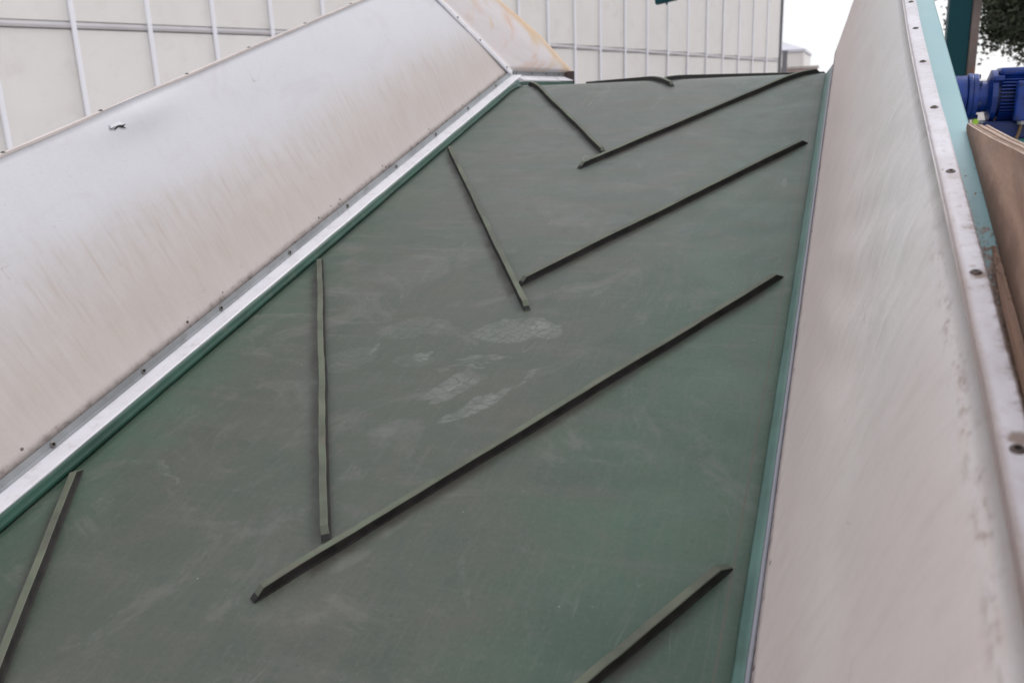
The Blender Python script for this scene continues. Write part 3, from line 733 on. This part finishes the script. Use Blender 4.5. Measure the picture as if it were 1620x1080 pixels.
levelbar('upper_ledge_profile', [(-.5390, ZB + .004), (-.5400, ZB + .0075), (-.5775, ZB + .0230), (-.584, ZB + .0230), (-.584, ZB + .004)][::-1], 3.034, 3.688, M_alu, conv)
for y in (3.06, 3.24, 3.42, 3.60): screw(me_t, (-.5775, y, ZB + .032), (1, 0, .15), lf)
a = MB(); a.box((-.600, 3.690, ZB - .02), (-.536, 3.700, ZB + .046)); bevel(a.obj('end_plate', simple('dark_rust_plate', (.09, .06, .055), .7, var=.3), conv), .002, 1)
strip('upper_skirt_strip', [(-.6735, .0020), (-.6750, .0210), (-.69, .0210), (-.69, .0020)], 3.86, 4.74, M_skirtL, conv, .05, BS)
# rim strip and frame tube on the right
ri = strip('rim_strip', [(.8935, .5510), (.8930, .5580), (.8945, .5600), (.9155, .5608), (.9180, .5585), (.9180, .5400)], VB, 4.40, M_strip, conv, .06, bwr, wob=.0010, seed=3)
for v in [.598 - .275 * k for k in range(7, 0, -1)] + [.598, .892, 1.179, 1.454, 1.728, 1.992, 2.256, 2.53, 2.80]:
    screw(me_r, bwr(.9065, v, .5604), bw(0, 0, 1) - bw(0, 0, 0), ri)
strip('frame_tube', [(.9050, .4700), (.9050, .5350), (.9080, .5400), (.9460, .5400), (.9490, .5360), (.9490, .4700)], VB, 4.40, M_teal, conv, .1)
strip('frame_tube', [(-.9220, .4700), (-.9220, .5380), (-.9480, .5380), (-.9480, .4700)][::-1], VB, 3.45, M_frame, conv, .4)
# machine frame under the belt, legs
for sgn in (-1, 1):
    x0, x1 = sorted((sgn * .712, sgn * .745))
    strip('side_frame', [(x0, -.16), (x0, .024), (x1, .024), (x1, -.16)][::-1], VB, 3.74, M_frame, conv, .4, BS)
    strip('side_frame', [(x0, -.16), (x0, .0), (x1, .0), (x1, -.16)][::-1], 4.02, VEND, M_frame, conv, .4, BS)
    for v in (-.9, 1.2, 3.3, 5.4):
        top = BS(sgn * .73, v, -.16)
        a = MB(); a.box((top.x - .03, top.y - .03, .012), (top.x + .03, top.y + .03, top.z + .03)); a.box((top.x - .07, top.y - .07, 0.002), (top.x + .07, top.y + .07, .012)); a.obj('leg', M_frame, conv)
    for v in [-1.5 + .55 * k for k in range(9)]:
        if sgn < 0 and v > 3.2: continue
        rr = .014
        a = MB(); a.cyl(bw(sgn * .742, v, .0), bw(sgn * .935, v, .472), rr, n=8); a.obj('guard_brace', M_frame, conv)
for (v, h) in ((VB, -.08), (VEND, -.08)):
    p = BS(0, v, h); a = MB(); a.cyl(p + Vector((-.56, 0, 0)), p + Vector((.56, 0, 0)), .055, n=24); a.obj('roller', M_grey, conv, smooth=False)
a = MB(); a.cyl(BS(0, 3.87, -.075) + Vector((-.56, 0, 0)), BS(0, 3.87, -.075) + Vector((.56, 0, 0)), .045, n=24); a.obj('roller', M_grey, conv)

# ------------------------------------------------------------------ plywood board leaning outside the tube
pb = empty('plywood_board', bw(.98, .7, .55), 'weathered plywood board with layered edge leaning outside the teal frame tube', 'board')
A = Vector((.9405, .5412)); fl_ = Vector((.13, 1.)).normalized()
pn = Vector((fl_.y, -fl_.x))
outl = [(1.385, .0), (1.404, .0015), (1.408, .008), (1.36, .0185), (1.21, .053), (1.03, .097), (.80, .150), (.45, .225), (.0, .30), (-.8, .31), (-.8, .0)]
NP = 7; TH = .029
for k in range(NP):
    rings = []
    for off in (k * TH / NP + .0002, (k + 1) * TH / NP - .0002):
        ex = .0007 * math.sin(k * 2.3)
        rings.append([bw(A.x + fl_.x * (t + ex) + pn.x * off, v + ex, A.y + fl_.y * (t + ex) + pn.y * off) for v, t in outl])
    n_ = len(outl); V = rings[0] + rings[1]
    F = [tuple(range(n_)), tuple(range(n_, 2 * n_))[::-1]] + [(i, n_ + i, n_ + (i + 1) % n_, (i + 1) % n_) for i in range(n_)]
    UVs = [(v, t) for v, t in outl] * 2
    obj('ply_layer', V, F, None, pb, uv=UVs, mats=[M_wood if k == 0 else (M_ply if k % 2 == 0 else M_plyd), M_ply if k % 2 == 0 else M_plyd], fm=[0, 0] + [1] * n_)
# grimy batten lying in the corner below the board
bt = empty('wooden_batten', bw(.95, .6, .55), 'dusty dark wooden batten lying between teal tube and plywood board', 'batten')
V = []; prof = [(.9300, .5405), (.9290, .5440), (.9330, .5455), (.9395, .5450), (.9400, .5405)]
rings = []; UVs = []
for i in range(34):
    v = -.8 + 1.80 * i / 33; r = []
    for j, (u, h) in enumerate(prof):
        sc = min(1, (1.00 - v) * 6 + .12); w = .0022 * mnoise.noise(Vector((v * 9, j * 3, 0)))
        r.append(bw(.9398 + (u - .9398) * (.4 + .6 * sc) + w, v, .5405 + (h - .5405) * sc + w)); UVs.append((v, j / 4))
    rings.append(r)
V, F = sweep(rings[::-1]); obj('batten_body', V, F, M_wood, bt, uv=UVs[::-1])

# wood dust and rusty chips gathered between strip, tube and board
rd = random.Random(5); CV = []; CF = []
def chip(u, v, h, s_):
    c0 = Vector((u, v, h)); n_ = len(CV); k_ = rd.choice((4, 5))
    ax_ = Vector((rd.gauss(0, .35), rd.gauss(0, .35), 1)).normalized(); e1 = ax_.orthogonal().normalized(); e1 = Matrix.Rotation(rd.uniform(0, 6.28), 3, ax_) @ e1; e2 = ax_.cross(e1)
    el = rd.uniform(1, 2.6)
    ring = [c0 + e1 * (s_ * el * math.cos(j * 6.283 / k_)) + e2 * (s_ * math.sin(j * 6.283 / k_)) for j in range(k_)]
    for p in ring: CV.append(bw(*p))
    CV.append(bw(*(c0 + ax_ * s_ * .45)))
    for j in range(k_): CF.append((n_ + j, n_ + (j + 1) % k_, n_ + k_))
    CF.append(tuple(range(n_, n_ + k_))[::-1])
for k_ in range(9000):
    v_ = .15 + 1.1 * rd.random() ** 1.3
    dens = max(0, min(1, (1.04 - v_) / .16))
    if rd.random() > dens + .025: continue
    u_ = rd.choice((rd.gauss(.9215, .0022), rd.gauss(.9360, .0035), rd.uniform(.9215, .940))) + rimdu(v_) * (.6 if rd.random() < .5 else 0)
    chip(min(u_, .9395), v_, .5406 + abs(rd.gauss(0, .0018)), rd.uniform(.0004, .0011))
db = tag(obj('wood_debris', CV, CF, simple('rusty_wood_chips', (.27, .175, .13), .9, var=.5, scale=160, dirt=(.42, .30, .23), dirt_amt=.8)), 'brown wood chips and dust gathered between the white rim strip and the board', 'debris', kind='stuff')

# ------------------------------------------------------------------ gear motor beside the conveyor head
gm = empty('gear_motor', (1.05, 2.80, 1.60), 'blue finned gear motor mounted beside the conveyor head', 'motor')
AX = Vector((0, 2.80, 1.768))
def ax(x, dz=0, dy=0): return Vector((x, AX.y + dy, AX.z + dz))
a = MB(); a.cyl(ax(.80), ax(.945), .062, n=40); bevel(a.obj('gearbox', M_blue, gm), .004, 2)
fg = MB(); fg.cyl(ax(.945), ax(.957), .068, n=40); fg.cyl(ax(.9575), ax(.972), .066, n=40); fgo = bevel(fg.obj('gearbox_flange', M_blue, gm), .002, 2)
for k in range(6):
    an = k * math.pi / 3 + .35; q = ax(.972, math.sin(an) * .058, math.cos(an) * .058)
    b = MB(); b.cyl(q, q + Vector((.008, 0, 0)), .007, n=6); b.obj('bolt', M_blued, fgo)
a = MB(); a.cyl(ax(.972), ax(.998), .046, .044, n=32); a.obj('neck', M_blue, gm, smooth=False)
a = MB(); a.cyl(ax(.998), ax(1.006), .050, .074, n=40); a.cyl(ax(1.006), ax(1.020), .0745, n=40); a.obj('motor_flange', M_blue, gm)
a = MB(); a.cyl(ax(1.020), ax(1.245), .058, n=36); body = a.obj('motor_body', M_blued, gm)
for k in range(44):
    an = 2 * math.pi * k / 44; cs, sn = math.cos(an), math.sin(an)
    if sn > .80: continue
    b = MB(); M_ = Matrix.Translation(ax(0)) @ Matrix.Rotation(an, 4, 'X')
    b.box((1.028, .0575, -.0014), (1.235, .0725, .0014), M_); b.obj('cooling_fin', M_blue, body)
a = MB(); a.box((1.022, 2.745, 1.824), (1.240, 2.855, 1.848)); bevel(a.obj('top_cover', M_blue, gm), .010, 3)
a = MB(); a.box((1.006, 2.732, 1.812), (1.034, 2.748, 1.826)); bevel(a.obj('lifting_lug', M_blue, gm), .003, 2)
tb = MB(); tb.box((1.062, 2.695, 1.700), (1.19, 2.728, 1.810)); tbo = bevel(tb.obj('terminal_box', M_blue, gm), .006, 3)
for (x, z) in ((1.070, 1.708), (1.070, 1.800), (1.18, 1.708), (1.18, 1.80)):
    b = MB(); b.cyl((x, 2.695, z), (x, 2.690, z), .005, n=10); b.obj('cover_screw', M_blued, tbo)
a = MB(); a.cyl(ax(1.245), ax(1.30), .074, n=36); bevel(a.obj('fan_cowl', M_blue, gm), .006, 2)
a = MB(); a.box((.99, 2.73, 1.650), (1.24, 2.87, 1.698)); bevel(a.obj('motor_foot', M_blued, gm), .005, 1)
a = MB(); a.cyl((1.085, 2.712, 1.690), (1.085, 2.712, 1.6995), .012, n=12); a.obj('cable_gland', M_alug, gm)
cu = MB(); pth = [Vector((1.085, 2.712, 1.692)), Vector((1.080, 2.708, 1.665)), Vector((1.066, 2.69, 1.63)), Vector((1.062, 2.68, 1.55)), Vector((1.07, 2.69, 1.3)), Vector((1.05, 2.72, .8)), Vector((1.05, 2.72, .35))]
for p, q in zip(pth, pth[1:]): cu.cyl(p, q, .0045, n=8)
cu.obj('cable', simple('brown_cable', (.16, .10, .05), .6), gm)
a = MB(); a.box((.9, 2.74, 1.632), (1.24, 2.86, 1.648)); a.box((1.18, 2.76, 0.0), (1.23, 2.84, 1.631)); a.box((.9, 2.76, 0.0), (.95, 2.84, 1.631)); a.obj('motor_stand', M_frame, gm)
lp = empty('lime_plug', (.966, 2.70, 1.69), 'tiny lime green cap beside the blue motor and the board corner', 'cap')
a = MB(); a.cyl((.966, 2.728, 1.700), (.966, 2.700, 1.700), .008, n=12); a.obj('cap', M_lime, lp)
